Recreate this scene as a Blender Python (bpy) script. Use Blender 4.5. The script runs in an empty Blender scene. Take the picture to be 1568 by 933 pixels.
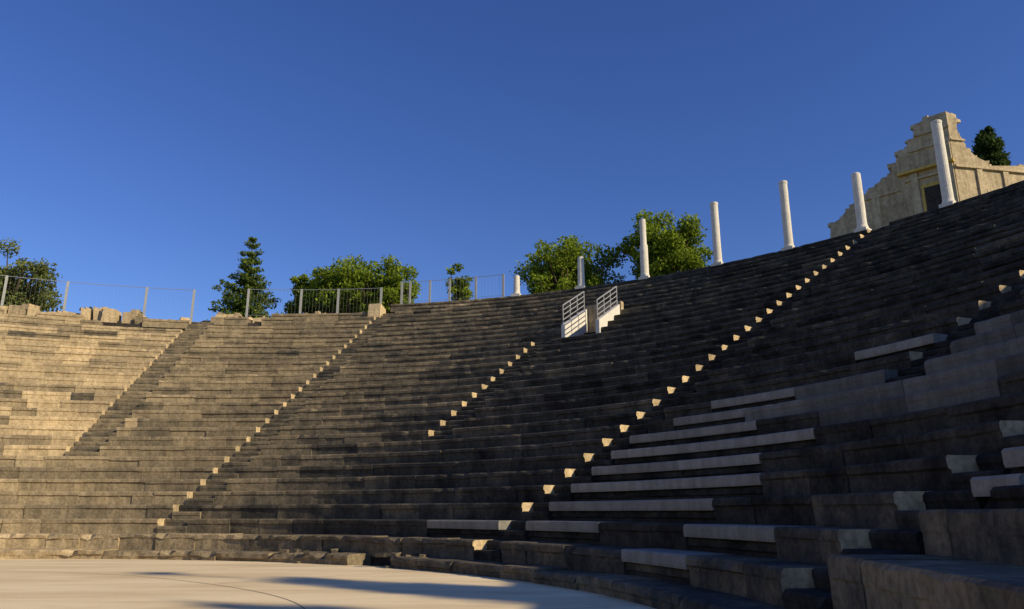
import bpy, math, random
import numpy as np
from mathutils import Vector, noise, Matrix
random.seed(7); rng=np.random.default_rng(7)
S=bpy.context.scene
CX,CY=-12.5,7.5
EYE=1.24
def ZT(n): return 1.06+.41*n
def RT(n): return 16.2+.69*n
rad=math.radians
def P(phi,r,z):
    a=rad(phi); return (CX+r*math.cos(a),CY+r*math.sin(a),z)

# ---------------- materials
def newmat(name):
    m=bpy.data.materials.new(name); m.use_nodes=True
    nt=m.node_tree; b=nt.nodes['Principled BSDF']
    b.inputs['Roughness'].default_value=.9
    b.inputs['Specular IOR Level'].default_value=.15
    return m,nt,b
def N(nt,t,**k):
    n=nt.nodes.new(t)
    for a,v in k.items(): setattr(n,a,v)
    return n
def noise_n(nt,co,scale,detail=6,rough=.6,dist=0):
    n=N(nt,'ShaderNodeTexNoise'); n.inputs['Scale'].default_value=scale
    n.inputs['Detail'].default_value=detail; n.inputs['Roughness'].default_value=rough
    n.inputs['Distortion'].default_value=dist
    nt.links.new(co,n.inputs['Vector']); return n
def ramp(nt,src,stops):
    r=N(nt,'ShaderNodeValToRGB'); e=r.color_ramp.elements
    e[0].position=stops[0][0]; e[0].color=(*stops[0][1],1)
    e[1].position=stops[-1][0]; e[1].color=(*stops[-1][1],1)
    for p,c in stops[1:-1]:
        x=e.new(p); x.color=(*c,1)
    nt.links.new(src,r.inputs['Fac']); return r
def mixc(nt,mode,a,b,f):
    m=N(nt,'ShaderNodeMix',data_type='RGBA',blend_type=mode)
    if hasattr(f,'is_linked'): nt.links.new(f,m.inputs[0])
    else: m.inputs[0].default_value=f
    for s,i in ((a,6),(b,7)):
        if hasattr(s,'is_linked'): nt.links.new(s,m.inputs[i])
        else: m.inputs[i].default_value=(*s,1)
    return m.outputs[2]
def stone(name,dark,light,stain=.5,bump=.5,bscale=14,bdist=.04,tonew=True,fine=.75,pos=(.3,1.0),nw=.9,streak=False,mid=None):
    m,nt,b=newmat(name)
    tc=N(nt,'ShaderNodeTexCoord'); co=tc.outputs['Object']
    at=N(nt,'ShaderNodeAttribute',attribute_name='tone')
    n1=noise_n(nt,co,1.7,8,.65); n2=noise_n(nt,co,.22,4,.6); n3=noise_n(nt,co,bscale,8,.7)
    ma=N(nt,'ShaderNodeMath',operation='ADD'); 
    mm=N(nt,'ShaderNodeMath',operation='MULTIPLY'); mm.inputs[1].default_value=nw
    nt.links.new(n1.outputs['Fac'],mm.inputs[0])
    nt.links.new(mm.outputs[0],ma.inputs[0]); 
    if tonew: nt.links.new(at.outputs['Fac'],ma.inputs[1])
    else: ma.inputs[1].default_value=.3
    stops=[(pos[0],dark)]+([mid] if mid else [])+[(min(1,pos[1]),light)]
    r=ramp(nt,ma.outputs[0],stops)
    st=ramp(nt,n2.outputs['Fac'],[(.38,(1-stain,)*3),(.6,(1,1,1))])
    c=mixc(nt,'MULTIPLY',r.outputs['Color'],st.outputs['Color'],1)
    fn=ramp(nt,n3.outputs['Fac'],[(.36,(.5,.48,.45)),(.56,(1,1,1))])
    c=mixc(nt,'MULTIPLY',c,fn.outputs['Color'],fine)
    if streak:
        mp=N(nt,'ShaderNodeMapping'); mp.inputs['Scale'].default_value=(3.5,3.5,.35); nt.links.new(co,mp.inputs['Vector'])
        n4=noise_n(nt,mp.outputs[0],1.5,5,.6)
        sr=ramp(nt,n4.outputs['Fac'],[(.4,(.6,.58,.55)),(.58,(1,1,1))])
        c=mixc(nt,'MULTIPLY',c,sr.outputs['Color'],.5)
    nt.links.new(c,b.inputs['Base Color'])
    ad=N(nt,'ShaderNodeMath',operation='ADD'); nt.links.new(n3.outputs['Fac'],ad.inputs[0]); nt.links.new(n1.outputs['Fac'],ad.inputs[1])
    bp=N(nt,'ShaderNodeBump'); bp.inputs['Strength'].default_value=bump; bp.inputs['Distance'].default_value=bdist
    nt.links.new(ad.outputs[0],bp.inputs['Height']); nt.links.new(bp.outputs[0],b.inputs['Normal'])
    return m
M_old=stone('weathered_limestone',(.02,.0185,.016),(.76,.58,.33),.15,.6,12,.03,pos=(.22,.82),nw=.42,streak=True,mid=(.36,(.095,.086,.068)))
M_new=stone('restored_limestone',(.03,.03,.028),(.4,.37,.31),.1,.3,20,.01,fine=.4,pos=(.0,.9),nw=.35,streak=True)
M_core=stone('rubble_core',(.03,.025,.02),(.12,.1,.08),.4,1,8,.1,False)
M_col=stone('column_stone',(.5,.46,.38),(.75,.69,.57),.12,.3,10,.015,fine=.35)
M_ruin=stone('ruin_masonry',(.23,.17,.1),(.68,.54,.33),.15,.6,5,.05,fine=.6,streak=True)
M_och=stone('ochre_plaster',(.5,.33,.06),(.7,.48,.12),.1,.2,8,.01)
M_vom=stone('pale_plaster',(.55,.51,.43),(.75,.7,.6),.1,.2,10,.01,fine=.3)
def plain(name,c,rough=.6,metal=0):
    m,nt,b=newmat(name); tc=N(nt,'ShaderNodeTexCoord')
    n=noise_n(nt,tc.outputs['Object'],9,4)
    r=ramp(nt,n.outputs['Fac'],[(.3,tuple(x*.8 for x in c)),(.7,tuple(min(1,x*1.1) for x in c))])
    nt.links.new(r.outputs['Color'],b.inputs['Base Color'])
    b.inputs['Roughness'].default_value=rough; b.inputs['Metallic'].default_value=metal
    return m
M_steel=plain('galvanised_steel',(.3,.31,.32),.5,.0)
M_post=plain('pale_post_paint',(.36,.36,.34),.6)
M_rail=plain('grey_painted_rail',(.3,.3,.3),.5)
M_joint=plain('floor_joint',(.3,.25,.17),.9)
M_bark=plain('bark',(.1,.075,.05),.95)
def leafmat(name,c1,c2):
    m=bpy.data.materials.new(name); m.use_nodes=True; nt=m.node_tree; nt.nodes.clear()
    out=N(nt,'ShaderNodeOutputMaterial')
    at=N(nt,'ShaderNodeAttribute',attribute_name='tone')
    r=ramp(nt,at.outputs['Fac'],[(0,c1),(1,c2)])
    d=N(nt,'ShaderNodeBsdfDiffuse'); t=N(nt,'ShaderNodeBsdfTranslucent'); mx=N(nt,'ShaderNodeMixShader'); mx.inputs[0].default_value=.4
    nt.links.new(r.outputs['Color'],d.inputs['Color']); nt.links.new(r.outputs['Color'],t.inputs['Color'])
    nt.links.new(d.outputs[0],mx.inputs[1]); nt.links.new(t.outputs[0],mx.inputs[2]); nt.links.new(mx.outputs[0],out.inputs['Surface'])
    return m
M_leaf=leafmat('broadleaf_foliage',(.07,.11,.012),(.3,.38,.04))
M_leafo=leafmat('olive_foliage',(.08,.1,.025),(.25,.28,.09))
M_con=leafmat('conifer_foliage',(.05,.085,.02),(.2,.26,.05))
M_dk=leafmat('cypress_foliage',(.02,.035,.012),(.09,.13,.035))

# ---------------- mesh builder
class MB:
    def __init__(s): s.v=[];s.f=[];s.m=[];s.t=[]
    def add(s,vs,fs,mat=0,tone=.5):
        o=len(s.v); s.v+=vs; s.f+=[tuple(i+o for i in f) for f in fs]; s.m+=[mat]*len(fs); s.t+=[tone]*len(vs)
    def box(s,c,sx,sy,sz,rz=0,mat=0,tone=.5,j=0):
        vs=[]
        ca,sa=math.cos(rz),math.sin(rz)
        for x,y,z in ((-1,-1,-1),(1,-1,-1),(1,1,-1),(-1,1,-1),(-1,-1,1),(1,-1,1),(1,1,1),(-1,1,1)):
            X=x*sx/2+random.uniform(-j,j);Y=y*sy/2+random.uniform(-j,j);Z=z*sz/2+random.uniform(-j,j)
            vs.append((c[0]+X*ca-Y*sa,c[1]+X*sa+Y*ca,c[2]+Z))
        s.add(vs,[(0,3,2,1),(4,5,6,7),(0,1,5,4),(1,2,6,5),(2,3,7,6),(3,0,4,7)],mat,tone)
    def tube(s,pts,rs,k=8,mat=0,tone=.5):
        vs=[];n=len(pts)
        for i,p in enumerate(pts):
            p=Vector(p); a=Vector(pts[max(0,i-1)]);b=Vector(pts[min(n-1,i+1)])
            d=(b-a).normalized(); u=d.orthogonal().normalized() if abs(d.z)<.99 else Vector((1,0,0)); w=d.cross(u).normalized(); u=w.cross(d)
            for q in range(k):
                an=2*math.pi*q/k; vs.append(tuple(p+(u*math.cos(an)+w*math.sin(an))*rs[i]))
        fs=[(i*k+q,i*k+(q+1)%k,(i+1)*k+(q+1)%k,(i+1)*k+q) for i in range(n-1) for q in range(k)]
        fs+=[tuple(range(k))[::-1],tuple((n-1)*k+q for q in range(k))]
        s.add(vs,fs,mat,tone)
    def obj(s,name,mats,parent=None,smooth=False):
        me=bpy.data.meshes.new(name); me.from_pydata(s.v,[],s.f)
        for m in mats: me.materials.append(m)
        me.polygons.foreach_set('material_index',s.m)
        a=me.attributes.new('tone','FLOAT','POINT'); a.data.foreach_set('value',s.t)
        if smooth: me.polygons.foreach_set('use_smooth',[True]*len(s.f))
        me.update(); o=bpy.data.objects.new(name,me); S.collection.objects.link(o)
        if parent: o.parent=parent
        return o
def empty(name,loc=(0,0,0)):
    e=bpy.data.objects.new(name,None); e.empty_display_size=.5; S.collection.objects.link(e); return e

# ---------------- cavea
PH0,PH1=-14,186
STAIRS=[(3.5,-1,29),(19,7,29),(39.5,-1,29),(61.3,7,18),(81,0,27),(97.6,6,25),(118,0,25),(138,7,25),(158,0,25)]
VC=58.0
VOM=(VC-1.4,VC+1.35,19,22)
def nmax(phi):
    if phi<-4: return max(4,int(4+(phi+14)*2.5))
    if phi<80.5: return 29
    if phi<91: return 27
    if phi<99: return 26
    return 25
SLAB={-1:[(10.5,19.5)],0:[(6.5,15.5),(30,38),(42,50)],1:[(18.7,38),(-1,2.5)],2:[(18.7,38),(-9,-1)],3:[(19.4,38)],4:[(20.5,38)],5:[(24,38)],6:[(27,31.5)],7:[(27,30)],9:[(20,25.5)]}
FULL={6:[(5,27)],7:[(8,27)],8:[(-4,17)],9:[(8,17)],5:[(10,20)]}
def inslab(n,p): return any(a<=p<=b for a,b in SLAB.get(n,[]))
def infull(n,p): return any(a<=p<=b for a,b in FULL.get(n,[]))
mb=MB()
def block(r0,ztop,h,depth,p0,p1,mat,tone,rough,nose=.05,noz=.12,chip=1.0,lit_end=None):
    L=rad(p1-p0)*r0; K=max(2,int(L/.2)+1)
    prof=[(depth,0),(.03,0),(0,-.03),(0,-noz),(nose,-noz-.03),(nose+.01,-h),(depth,-h)]
    vs=[];sd=random.uniform(0,50)
    rj=random.gauss(0,.3)*rough; zj=random.gauss(0,.2)*rough; tilt=random.gauss(0,.2)*rough
    for i in range(K):
        f=i/(K-1); ph=p0+(p1-p0)*f
        q=Vector((ph*r0*.0175*3,ztop*3,sd))
        nz=noise.noise(q*.8); ch=max(0,noise.noise(q*1.6+Vector((9,3,1)))-.2)*.28*chip
        if i in(0,K-1): ch+=max(0,random.uniform(-.03,.025))*chip
        for k,(dr,dz) in enumerate(prof):
            r=r0+dr+rj; z=ztop+dz+zj+tilt*(f-.5)
            if 1<=k<=5:
                e=noise.noise(Vector((ph*r0*.07,z*4,sd+k)))*rough
                r+=e+nz*rough*.6
            if k==1: r+=ch; z-=ch*.15
            if k==2: r+=ch*.5; z-=ch*.8
            if k==3: z=min(z,ztop-.03-ch*.9)
            vs.append(P(ph,r,z))
    fs=[]
    for i in range(K-1):
        for k in range(7):
            a=i*7+k;b=i*7+(k+1)%7; fs.append((a,b,b+7,a+7))
    if lit_end is None: fs.append(tuple(range(7)))
    fs.append(tuple((K-1)*7+k for k in range(6,-1,-1)))
    mb.add(vs,fs,mat,tone)
    if lit_end is not None: mb.add(vs[:7],[tuple(range(7))],mat,lit_end)
def HW(s): return .56 if 90<s<110 else .47
def tone_mean(phi):  # paints sunlit left paler and shaded right darker into the stone tone
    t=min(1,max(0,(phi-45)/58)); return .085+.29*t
for n in range(-2,30):
    R=RT(n); cuts=[]
    for s,a,b in STAIRS:
        if a<=n<=b: w=math.degrees(HW(s)/R); cuts.append((s-w,s+w))
    if VOM[2]<=n<=VOM[3]: cuts.append((VOM[0]-.3,VOM[1]+.3))
    cuts.sort(); iv=[];p=PH0
    for a,b in cuts: iv.append((p,a)); p=b
    iv.append((p,PH1))
    for a,b in iv:
        p=a
        while p<b-1e-6:
            sl=inslab(n,p+1); fu=infull(n,p+1)
            L=random.uniform(1.6,2.6) if sl or fu else random.uniform(.7,2.0)
            e=p+math.degrees(L/R)
            if b-e<math.degrees(.45/R): e=b
            g=math.degrees(random.uniform(.002,.007)/R)
            mid=(p+e)/2
            if n<=nmax(mid):
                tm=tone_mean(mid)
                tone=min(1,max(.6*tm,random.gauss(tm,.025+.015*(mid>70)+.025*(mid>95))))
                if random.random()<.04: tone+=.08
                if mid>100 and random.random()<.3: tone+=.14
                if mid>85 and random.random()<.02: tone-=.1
                low=n<0
                rough=.013
                if low: rough=.05; tone+=.09
                if mid<19: rough=.018
                depth=.69+.12
                skip=False
                if mid>81 and n>=nmax(mid)-1 and random.random()<.3: skip=True
                if mid>70 and n>12 and random.random()<.002: skip=True
                if 48<mid<62 and n==-2 and random.random()<.25: skip=True
                if 3<mid<18 and 4<n<12 and not sl and not fu and random.random()<.12: skip=True
                lit_end=None
                if p==a and a>PH0: lit_end=random.uniform(.42,.62)  # sun-facing end at a cut paled: sunlight put into its tone
                if lit_end and mid>90: lit_end=random.uniform(.6,.75); tone+=.1
                if mid<2.9 and n==-2: skip=True
                if mid<2.9 and n==-1:
                    block(15.6,.84,.9,1.4,p+g,e-g,0,tone+.02,.02,.008,.2,.4); skip=True
                if mid<2.9 and n==0:
                    block(16.6,1.27,.5,1.2,p+g,e-g,0,tone+.1,.02,.008,.2,.4); skip=True
                if not skip:
                    if sl:
                        z1=ZT(n)+(.12 if mid<2.9 and n==1 else 0); r1=R+(.3 if mid<2.9 and n==1 else 0)
                        block(r1+.08,z1-.2,.27,depth-.08,p+g,e-g,0,tone*.6,.02)
                        block(r1,z1,.197,depth,p+g*.6,e-g*.6,1,random.gauss(.5,.06),.004,0.0,.12,.12)
                    elif fu:
                        block(R,ZT(n),.46,depth,p+g,e-g,1,random.gauss(.17,.07),.008,0.01,.12,.3)
                    else:
                        block(R,ZT(n),.46 if n>-2 else .3,depth,p+g,e-g,0,tone,rough,random.uniform(.015,.05),random.uniform(.1,.14),1.6 if low else .6,lit_end)
            p=e
for s,a,b in STAIRS:
    for n in range(a,b+1):
        R=RT(n)
        for (r0,z) in ((R-.02,ZT(n)-.205),(R+.345,ZT(n)-.002)):
            w=math.degrees((HW(s)-.012)/R)
            block(r0,z,.26,.42,s-w,s+w,0,max(.04,random.gauss(min(.25,tone_mean(s)-.05),.03)),.008,.015,.1,.5)  # steps toned below the seats, their shade put into the colour
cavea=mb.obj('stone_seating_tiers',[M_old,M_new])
# core
mc=MB()
phs=sorted(set([PH0+i*1.0 for i in range(int(PH1-PH0)+1)]+[VOM[0]-.31,VOM[0]-.3,VOM[1]+.3,VOM[1]+.31,80.49,80.5]))
prof=[(14.9,-.05)]
for n in range(-2,30):
    prof+= [(RT(n)+.12,('r',n-1)),(RT(n)+.12,('r',n))]
prof+=[(37.3,('r',29)),(37.3,0)]
vs=[]
for ph in phs:
    nm=nmax(ph)
    for r,z in prof:
        if isinstance(z,tuple):
            n=z[1]
            if VOM[0]-.305<ph<VOM[1]+.305 and 18<n<=22: n=18
            zz=ZT(min(n,nm))-.3 if n>=-2 else -.05
            if n>nm: zz=ZT(nm)-.04
        else: zz=z
        vs.append(P(ph,r,zz))
k=len(prof); fs=[]
for i in range(len(phs)-1):
    for j in range(k-1):
        a=i*k+j; fs.append((a,a+1,a+1+k,a+k))
fs.append(tuple(range(k))); fs.append(tuple((len(phs)-1)*k+j for j in range(k)))
mc.add(vs,fs,0,.3)
mc.obj('cavea_rubble_core',[M_core])
mq=MB()
for i in range(16):
    p=random.uniform(46,64); r=random.uniform(14.7,15.5); s=random.uniform(.05,.14)
    z=0 if r<14.8 else .24
    mq.box(P(p,r,z+s*.3),s*1.5,s*random.uniform(1,2),s*.8,random.uniform(0,3),0,random.uniform(.1,.3),s*.18)
mq.obj('fallen_stone_rubble',[M_old])
# ruined rim wall
mr=MB()
p=82.6
while p<150:
    nm=nmax(p); R=RT(nm+1)-.1+random.uniform(-.1,.4)
    L=random.uniform(.3,1.1)
    h=max(.05,.18+.4*noise.noise(Vector((p*.25,0,3)))+random.uniform(-.12,.15)+(.2 if 104<p<114 else 0))
    if abs(p-98.5)>1.2 and abs(p-118)>1.3:
        mr.box(P(p,R+.3,ZT(nm)-.15+h/2),.6+random.uniform(0,.3),L,h+.3,rad(p)+random.uniform(-.1,.1),0,random.gauss(.52,.1),.07)
        for q in range(3):
            if random.random()<.5: mr.box(P(p+random.uniform(-.5,.5),R+random.uniform(.1,.6),ZT(nm)+h+.04),random.uniform(.15,.4),random.uniform(.2,.45),random.uniform(.1,.25),random.uniform(0,3),0,random.gauss(.55,.1),.06)
    p+=math.degrees(L/R)+random.uniform(0,.3)
mr.box(P(82.1,RT(27)+.4,ZT(27)+.05),1.2,.7,.8,rad(82),0,.62,.05)
mr.obj('ruined_rim_wall',[M_old])

# ---------------- vomitory
vo=empty('vomitory_entrance')
def radial_wall(off,mat,name):
    a=rad(VC); rd=Vector((math.cos(a),math.sin(a),0)); tg=Vector((-math.sin(a),math.cos(a),0))
    C=Vector((CX,CY,0)); m=MB(); th=.18
    r0,r1=29.15,31.35
    zb0=ZT(18)-.1; zt0=ZT(19)+.3; zt1=zt0+(r1-r0)*.41/.69*.9
    pr=[(r0,zb0),(r1,zb0),(r1,zt1),(r0,zt0)]
    vs=[]
    for t in(off-th/2,off+th/2):
        for r,z in pr:
            v=C+rd*r+tg*t; vs.append((v.x,v.y,z))
    m.add(vs,[(0,1,2,3),(7,6,5,4),(0,4,5,1),(1,5,6,2),(2,6,7,3),(3,7,4,0)],0,.5)
    m.obj(name,[mat],vo)
    mr_=MB()
    def pt(r,z): v=C+rd*r+tg*off; return (v.x,v.y,z)
    sl=(zt1-zt0)/(r1-r0)
    for h in (.22,.44,.66,.88):
        mr_.tube([pt(r0+.02,zt0+h),pt(r1-.1,zt0+h+sl*(r1-r0-.1))],[.024 if h<.8 else .032]*2,6,0)
    for q in (0,.33,.66,1):
        r=r0+.02+(r1-r0-.12)*q; mr_.tube([pt(r,zt0+sl*(r-r0)-.02),pt(r,zt0+sl*(r-r0)+.89)],[.027]*2,6,0)
    mr_.obj(name+'_railing',[M_rail],vo)
radial_wall(.85,M_vom,'side_wall'); radial_wall(-.8,M_vom,'side_wall_b')
m=MB(); m.box(P(VC,31.6,ZT(20)+.1),.3,1.8,2.3,rad(VC),0,.3); m.obj('back_wall',[M_ruin],vo)
m=MB(); 
for i in range(4): m.box(P(VC,29.5+i*.5,ZT(18)-.05+i*.1),.5,1.3,.12+.2*i,rad(VC),0,.08)
m.obj('inner_steps',[M_old],vo)

# ---------------- columns
COLS=[(35.1,3.75,.21),(40.7,2.75,.21),(46.0,3.45,.2),(51.6,3.35,.2),(57.8,3.35,.21),(63.5,1.85,.19),(69.5,1.25,.18)]
for i,(ph,h,r) in enumerate(COLS):
    m=MB(); x,y,_=P(ph,36.45,0); z=ZT(29)-.05
    m.box((x,y,z+.06),.54,.54,.14,rad(ph),0,.5)
    pts=[];rs=[]
    def a(zz,rr): pts.append((x,y,z+zz)); rs.append(rr)
    a(.13,r*1.2);a(.2,r*1.22);a(.26,r*1.08);a(.3,r*1.02)
    if i==4:
        a(h*.56,r*1.0);a(h*.565,r*.8);a(h-.1,r*.78);a(h,r*.72)
    else:
        for q in range(1,8): a(.3+(h-.45)*q/8,r*(1-.06*q/8)+random.uniform(-.004,.004))
        a(h-.14,r*.93)
        if h>3: a(h-.12,r*1.0);a(h-.03,r*1.03);a(h,r*.98)
        else: a(h-.04,r*.9);a(h,r*.75)
    m.tube(pts,rs,20,0,.5)
    m.obj('stone_column',[M_col],smooth=False)

# ---------------- fences
def fence(phis,R,z,h,name='wire_fence'):
    e=empty(name)
    m=MB()
    for p in phis:
        m.box(P(p,R,z+h/2-.2),.06,.12,h+.4,rad(p),0)
    m.obj('posts',[M_post],e)
    m=MB()
    L=[]
    p=phis[0]
    while p<=phis[-1]: L.append(p); p+=.5
    L.append(phis[-1])
    for zz,rr in ((h-.03,.016),(.12,.008)):
        m.tube([P(q,R,z+zz) for q in L],[rr]*len(L),5,0)
    m.obj('rails',[M_steel],e)
    m=MB(); p=phis[0]
    while p<phis[-1]:
        m.tube([P(p,R,z+.1),P(p,R,z+h-.05)],[.002]*2,3,0); p+=math.degrees(.2/R)
    m.obj('mesh',[M_steel],e)
fence([70.7,73.3,75.8,77.7,79.6,80.4],36.3,ZT(29),1.35)
fence([81.9,86,89.5,94.4],35.4,ZT(27)-.1,1.7)
fence([99.2,103.3,109.8,114.5,119],35.2,ZT(26)-.15,1.95)

# ---------------- ruin
def ruin():
    e=empty('ruined_stone_villa')
    cx,cy=24.5,39.2
    def wall(dirv,prof,th,inward):
        d=Vector((*dirv,0)).normalized(); nrm=Vector((-d.y,d.x,0)); 
        if nrm.dot(Vector((*inward,0)))<0: nrm=-nrm
        m=MB(); n=len(prof); vs=[]
        for off in (0,th):
            for kk,z in prof:
                v=Vector((cx,cy,0))+d*kk+nrm*off; vs.append((v.x,v.y,z+EYE+ (random.uniform(-.05,.05) if off and z>12 else 0)))
        fs=[tuple(range(n)),tuple(range(2*n-1,n-1,-1))]+[(i,(i+1)%n,(i+1)%n+n,i+n) for i in range(n)]
        m.add(vs,fs,0,.45)
        return m,d,nrm
    L=[(0.0,10),(0,21.9),(1.0,21.9),(1.75,21.6),(1.85,20.9),(2.15,20.8),(2.3,20.4),(2.75,20.25),(2.9,19.8),(3.2,19.6),(3.35,19.1),(3.9,18.95),(4.1,18.7),(4.7,18.55),(4.95,18.2),(5.5,18.1),(5.7,17.8),(6.1,17.6),(6.5,17.2),(7.1,17.0),(7.2,16.2),(7.2,10)]
    m,d,nrm=wall((-.7,.7),L,.7,(1,1))
    ang=math.atan2(d.y,d.x)
    def B(k0,k1,z0,z1,p,mat=0,tone=.5):
        c=Vector((cx,cy,0))+d*((k0+k1)/2)-nrm*(p/2)
        m.box((c.x,c.y,(z0+z1)/2+EYE),k1-k0,p,z1-z0,ang,mat,tone)
    def T(k,z,s,tone):
        c=Vector((cx,cy,0))+d*k+nrm*.35
        m.box((c.x,c.y,z+EYE),s,.6,s*.6,ang+random.uniform(-.2,.2),0,tone,.04)
    B(-.05,1.8,20.9,21.0,.12,0,.8); B(.0,2.2,20.05,20.2,.1,0,.7)
    B(-.05,2.9,18.75,18.9,.3,1,.6); B(.2,2.6,18.3,18.42,.15,0,.8)
    B(2.9,5.0,17.9,18.0,.1,0,.55)
    B(.05,.45,11,20.0,.14,0,.5); B(1.9,2.3,11,18.7,.14,0,.5); B(4.1,4.5,11,17.9,.14,0,.5)
    B(.55,1.8,16.3,17.9,.06,1,.5); B(.68,1.66,16.3,17.7,.075,2,.1)
    B(2.7,3.8,15.6,17.2,.05,0,.2)
    for i in range(18):
        k0=random.uniform(.1,6.3); zz=random.uniform(15.5,17+ (6.5-k0)*.5)
        B(k0,k0+random.uniform(.3,.7),zz,zz+random.uniform(.15,.3),random.uniform(.012,.022),0,random.gauss(.45,.1))
    for k,z in L[2:-2]: T(k+random.uniform(-.2,.1),z+.03,random.uniform(.2,.45),random.gauss(.5,.12))
    m.obj('shaded_wall',[M_ruin,M_och,M_core],e)
    Rr=[(0.003,10),(0.003,21.9),(.5,21.7),(.68,21.4),(.55,21.0),(.62,20.5),(.9,20.2),(.85,19.9),(1.1,19.6),(1.5,19.25),(2.2,18.95),(2.3,18.75),(4.5,18.95),(6,19),(6.5,18.2),(9,18.1),(9,10)]
    m,d,nrm=wall((1,.2),Rr,.7,(0,1)); ang=math.atan2(d.y,d.x)
    B(0,.85,20.1,20.2,.1,0,.8); B(0,6,18.45,18.6,.15,0,.9)
    for k0 in (1.5,3.2,4.9): B(k0-.17,k0+.17,11,18.45,.1,0,.6)
    for i in range(16):
        k0=random.uniform(.1,5.5); zz=random.uniform(14,18)
        B(k0,k0+random.uniform(.3,.7),zz,zz+random.uniform(.15,.3),random.uniform(.012,.022),0,random.gauss(.5,.12))
    for k,z in Rr[2:-2]: T(k+random.uniform(-.1,.1),z+.03,random.uniform(.2,.4),random.gauss(.8,.15))
    m.obj('sunlit_wall',[M_ruin],e)
ruin()

# ---------------- trees
def leaves(m,cents,rads,count,size,mat,flat=.8):
    tot=sum(r**2 for r in rads)
    for c,r in zip(cents,rads):
        k=int(count*r*r/tot)
        ct=random.uniform(-.25,.25)
        d=rng.normal(size=(k,3)); d/=np.linalg.norm(d,axis=1)[:,None]
        rr=r*(.3+.7*rng.random(k)**.6)*(1+.4*np.abs(rng.normal(size=k))*.6)
        pos=np.array(c)+d*rr[:,None]*np.array([1,1,flat])
        u=rng.normal(size=(k,3)); u/=np.linalg.norm(u,axis=1)[:,None]
        w=np.cross(u,rng.normal(size=(k,3))); w/=np.linalg.norm(w,axis=1)[:,None]
        s=size*(.6+.8*rng.random(k))[:,None]
        a=pos-u*s; b=pos+w*s*.55; c2=pos+u*s; e=pos-w*s*.55
        o=len(m.v); q=np.stack([a,b,c2,e],1).reshape(-1,3)
        m.v+=[tuple(x) for x in q.tolist()]
        m.f+=[(o+4*i,o+4*i+1,o+4*i+2,o+4*i+3) for i in range(k)]
        m.m+=[mat]*k
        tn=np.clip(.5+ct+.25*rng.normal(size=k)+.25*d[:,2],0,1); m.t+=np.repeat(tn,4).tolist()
def broadleaf(name,x,y,z0,ztop,width,mat,count=9000,size=.13,nb=26,spread=1.0,rk=1.0,tall=.5,lim=1.0):
    m=MB(); H=ztop-z0; rx=width/2; rz=min(H*.42,width*tall); cz=ztop-rz
    m.tube([(x,y,z0-1),(x+.05,y,z0+H*.15),(x-.05,y+.05,z0+H*.4),(x,y,z0+H*.75)],[.05*width,.04*width,.03*width,.01*width],8,0)
    cs=[];rs=[]
    for i in range(nb):
        d=Vector((random.gauss(0,1),random.gauss(0,1),random.gauss(0,1))).normalized()
        f=random.uniform(.15,1.05)
        r=random.uniform(.07,.19)*width*.72*rk
        c=(x+d.x*(rx-r*.5)*f*1.1*spread,y+d.y*(rx-r*.5)*f*1.1,cz+d.z*(rz-r*.4)*f)
        cs.append(c);rs.append(r)
        if random.random()<lim:
            m.tube([(x,y,z0+H*random.uniform(.3,.6)),((x+c[0])/2,(y+c[1])/2,(z0+H*.4+c[2])/2+.1),c],[.014*width,.01*width,.004*width],5,0)
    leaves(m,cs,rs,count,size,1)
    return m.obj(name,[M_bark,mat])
def conifer(name,x,y,z0,ztop,width,mat,count=8000,size=.12):
    m=MB();H=ztop-z0
    m.tube([(x,y,z0-1),(x,y,z0+H*.5),(x,y,ztop-.1)],[.2,.12,.02],8,0)
    cs=[];rs=[]
    lv=17
    for i in range(lv):
        f=i/(lv-1); z=z0+H*(.1+.88*f); R=width/2*(1-f)**.85*random.uniform(.75,1.15)+.1
        nb=max(3,int(11*(1-f)+3))
        for b in range(nb):
            an=2*math.pi*b/nb+random.uniform(-.5,.5); L=R*random.uniform(.6,1.15)
            if math.cos(an)>.3 and f<.35: L*=1.4
            tip=(x+math.cos(an)*L,y+math.sin(an)*L,z+L*.15+random.uniform(-.15,.25))
            m.tube([(x,y,z),tip],[.03,.01],4,0)
            for q in (.35,.65,.95):
                cs.append((x+(tip[0]-x)*q,y+(tip[1]-y)*q,z+(tip[2]-z)*q)); rs.append(.24+.32*(1-f)*(1.2-q*.5))
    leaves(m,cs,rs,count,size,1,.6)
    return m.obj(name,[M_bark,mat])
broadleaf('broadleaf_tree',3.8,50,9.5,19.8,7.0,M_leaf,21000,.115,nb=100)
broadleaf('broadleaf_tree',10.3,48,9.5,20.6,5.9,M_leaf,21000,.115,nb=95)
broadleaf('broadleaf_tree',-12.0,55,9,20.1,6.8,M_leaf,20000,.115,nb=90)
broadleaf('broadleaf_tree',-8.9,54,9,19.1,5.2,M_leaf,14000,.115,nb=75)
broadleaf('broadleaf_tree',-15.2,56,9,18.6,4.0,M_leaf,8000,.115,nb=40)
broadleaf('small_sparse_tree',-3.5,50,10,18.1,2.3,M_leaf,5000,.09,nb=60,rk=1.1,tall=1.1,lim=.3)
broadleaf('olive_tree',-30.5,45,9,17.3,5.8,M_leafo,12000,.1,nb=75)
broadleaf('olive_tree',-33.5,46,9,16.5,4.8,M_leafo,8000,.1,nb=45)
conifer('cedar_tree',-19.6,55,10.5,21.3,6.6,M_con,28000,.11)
broadleaf('shrub',-25.9,46,10.5,13.6,1.0,M_dk,900,.08,nb=8)
broadleaf('shrub',-23.3,46,10.5,13.3,1.8,M_leafo,1500,.08,nb=10)
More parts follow.
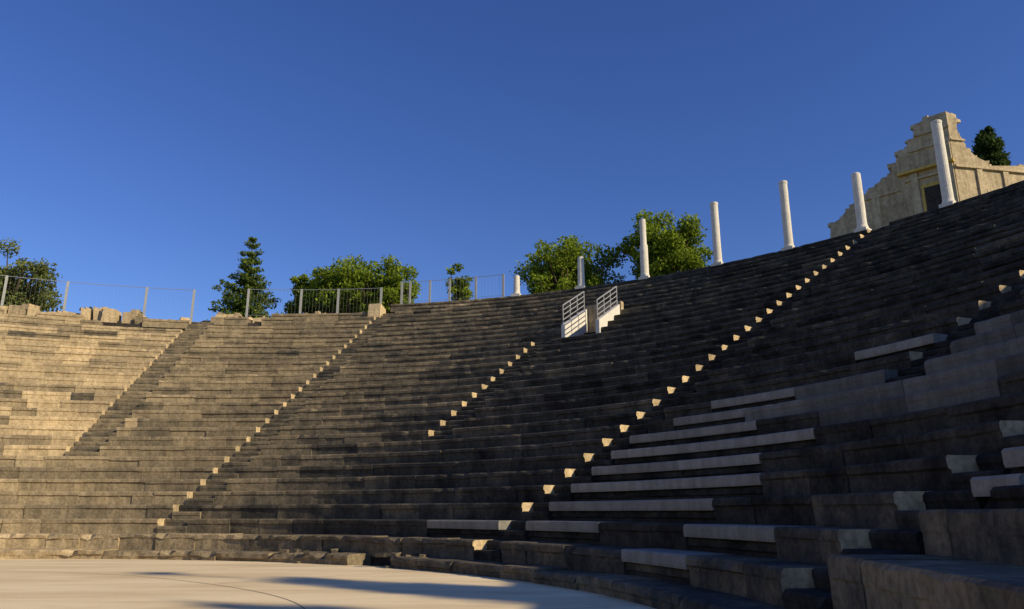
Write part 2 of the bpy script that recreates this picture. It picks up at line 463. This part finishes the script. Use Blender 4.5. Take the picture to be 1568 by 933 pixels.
def cypress(name,x,y,z0,zc,ztop,w,mat=M_dk,count=9000,size=.12):
    m=MB();H=ztop-zc; m.tube([(x,y,z0-1),(x,y,ztop-.5)],[.18,.04],8,0); cs=[];rs=[]
    for i in range(70):
        f=random.random()**.9; R=w/2*min(1,(1-f)*4+.12)**.6*min(1,.6+f*2)
        an=random.uniform(0,6.28); cs.append((x+math.cos(an)*R*.5,y+math.sin(an)*R*.5,zc+H*f*.97)); rs.append(max(.18,R*.55))
    leaves(m,cs,rs,count,size,1,1.2); return m.obj(name,[M_bark,mat])
cypress('cypress_tree',33.9,50,10,19,28.0,2.0,count=16000)
cypress('cypress_tree',34,-6.2,0,2,23,2.2,count=12000,size=.2)
cypress('cypress_tree',36,-11,0,2,22.5,2.0,count=12000,size=.2)

# ---------------- ground
def ground():
    rs=[0,5,10,14,20,30,37.2,37.25,40,45,50,60,70,85,100,120,150,250,500,1200,3500]
    m=MB(); vs=[]; A=144
    for i in range(A):
        ph=i*2.5
        for r in rs:
            if r<37.22: h=-.02
            else:
                p=ph if ph<270 else ph-360
                w=1.0
                if p<-2: w=max(0,1-(-2-p)/8)
                if p>186: w=max(0,1-(p-186)/14)
                base=ZT(29)-.15 if p<80 else ZT(nmax(p))-.2
                fall=1 if r<62 else max(0,1-(r-62)/70)
                fall=fall*fall*(3-2*fall)
                h=(base+noise.noise(Vector((ph*.1,r*.05,0)))*.15)*w*fall-.02
            vs.append(P(ph,r,h))
    k=len(rs)
    fs=[]
    for i in range(A):
        j=(i+1)%A
        for q in range(k-1): fs.append((i*k+q,i*k+q+1,j*k+q+1,j*k+q))
    m.add(vs,fs,0,.5)
    mt,nt,b=newmat('dry_grass_ground'); tc=N(nt,'ShaderNodeTexCoord')
    n=noise_n(nt,tc.outputs['Object'],.8,8,.7)
    r=ramp(nt,n.outputs['Fac'],[(.35,(.05,.07,.025)),(.6,(.16,.14,.08))]); nt.links.new(r.outputs['Color'],b.inputs['Base Color'])
    m.obj('ground',[mt])
ground()
m=MB(); vs=[(CX,CY,0.0)];K=180
for i in range(K):
    vs.append(P(i*2,15.0,0.0))
m.add(vs,[(0,1+i,1+(i+1)%K) for i in range(K)],0,.5)
mt,nt,b=newmat('pale_compacted_sand'); tc=N(nt,'ShaderNodeTexCoord')
mp=N(nt,'ShaderNodeMapping'); mp.inputs['Rotation'].default_value=(0,0,.5); mp.inputs['Scale'].default_value=(.25,1,1); nt.links.new(tc.outputs['Object'],mp.inputs['Vector'])
n=noise_n(nt,mp.outputs[0],.9,8,.6,.5); n2=noise_n(nt,tc.outputs['Object'],30,4,.7)
r=ramp(nt,n.outputs['Fac'],[(.35,(.72,.55,.31)),(.6,(.92,.74,.45))])
f=ramp(nt,n2.outputs['Fac'],[(.35,(.85,.85,.85)),(.6,(1,1,1))])
c=mixc(nt,'MULTIPLY',r.outputs['Color'],f.outputs['Color'],.5); nt.links.new(c,b.inputs['Base Color'])
bp=N(nt,'ShaderNodeBump'); bp.inputs['Strength'].default_value=.2; bp.inputs['Distance'].default_value=.01
nt.links.new(n2.outputs['Fac'],bp.inputs['Height']); nt.links.new(bp.outputs[0],b.inputs['Normal'])
fe=m.obj('orchestra_floor',[mt])
m=MB()
def strip(pts,w):
    vs=[];n=len(pts)
    for i,p in enumerate(pts):
        a=Vector(pts[max(0,i-1)]);b=Vector(pts[min(n-1,i+1)]); d=(b-a).normalized(); q=Vector((-d.y,d.x))*w/2
        vs+=[(p[0]+q.x,p[1]+q.y,.004),(p[0]-q.x,p[1]-q.y,.004)]
    m.add(vs,[(2*i,2*i+1,2*i+3,2*i+2) for i in range(n-1)],0,.5)
strip([P(q,10.2+.15*math.sin(q*.1),0)[:2] for q in range(0,361,3)],.02)
for q in (15,45,62,105,135): strip([P(q+.3*math.sin(j),10.2+j*.75,0)[:2] for j in range(7)],.015)
m.obj('floor_joints',[M_joint],fe)

# ---------------- light / sky
EL=rad(25); ax,ay=.87,-.49
ts=Vector((ax*math.cos(EL),ay*math.cos(EL),math.sin(EL))).normalized()
ld=bpy.data.lights.new('sun','SUN'); ld.energy=5; ld.angle=rad(.5); ld.color=(1,.86,.6)
lo=bpy.data.objects.new('sun',ld); S.collection.objects.link(lo); lo.rotation_euler=ts.to_track_quat('Z','Y').to_euler()
w=bpy.data.worlds.new('World'); S.world=w; w.use_nodes=True; nt=w.node_tree
sk=nt.nodes.new('ShaderNodeTexSky'); sk.sky_type='NISHITA'; sk.sun_disc=False; sk.sun_elevation=EL; sk.sun_rotation=math.atan2(ax,ay)
sk.air_density=1.0; sk.dust_density=.05; sk.ozone_density=4.0; sk.altitude=300
hs=nt.nodes.new('ShaderNodeHueSaturation'); hs.inputs['Saturation'].default_value=1.18; hs.inputs['Hue'].default_value=.52
bg=nt.nodes['Background']; bg.inputs['Strength'].default_value=.13
nt.links.new(sk.outputs[0],hs.inputs['Color']); nt.links.new(hs.outputs[0],bg.inputs['Color'])
# ---------------- camera
cd=bpy.data.cameras.new('camera'); cd.lens=27.09; cd.sensor_width=36; cd.clip_end=6000; cd.clip_start=.05
co=bpy.data.objects.new('camera',cd); S.collection.objects.link(co); co.location=(0,0,EYE); co.rotation_euler=(rad(90+15.1),0,0)
S.camera=co
S.view_settings.view_transform='Standard'; S.view_settings.look='None'; S.view_settings.exposure=0
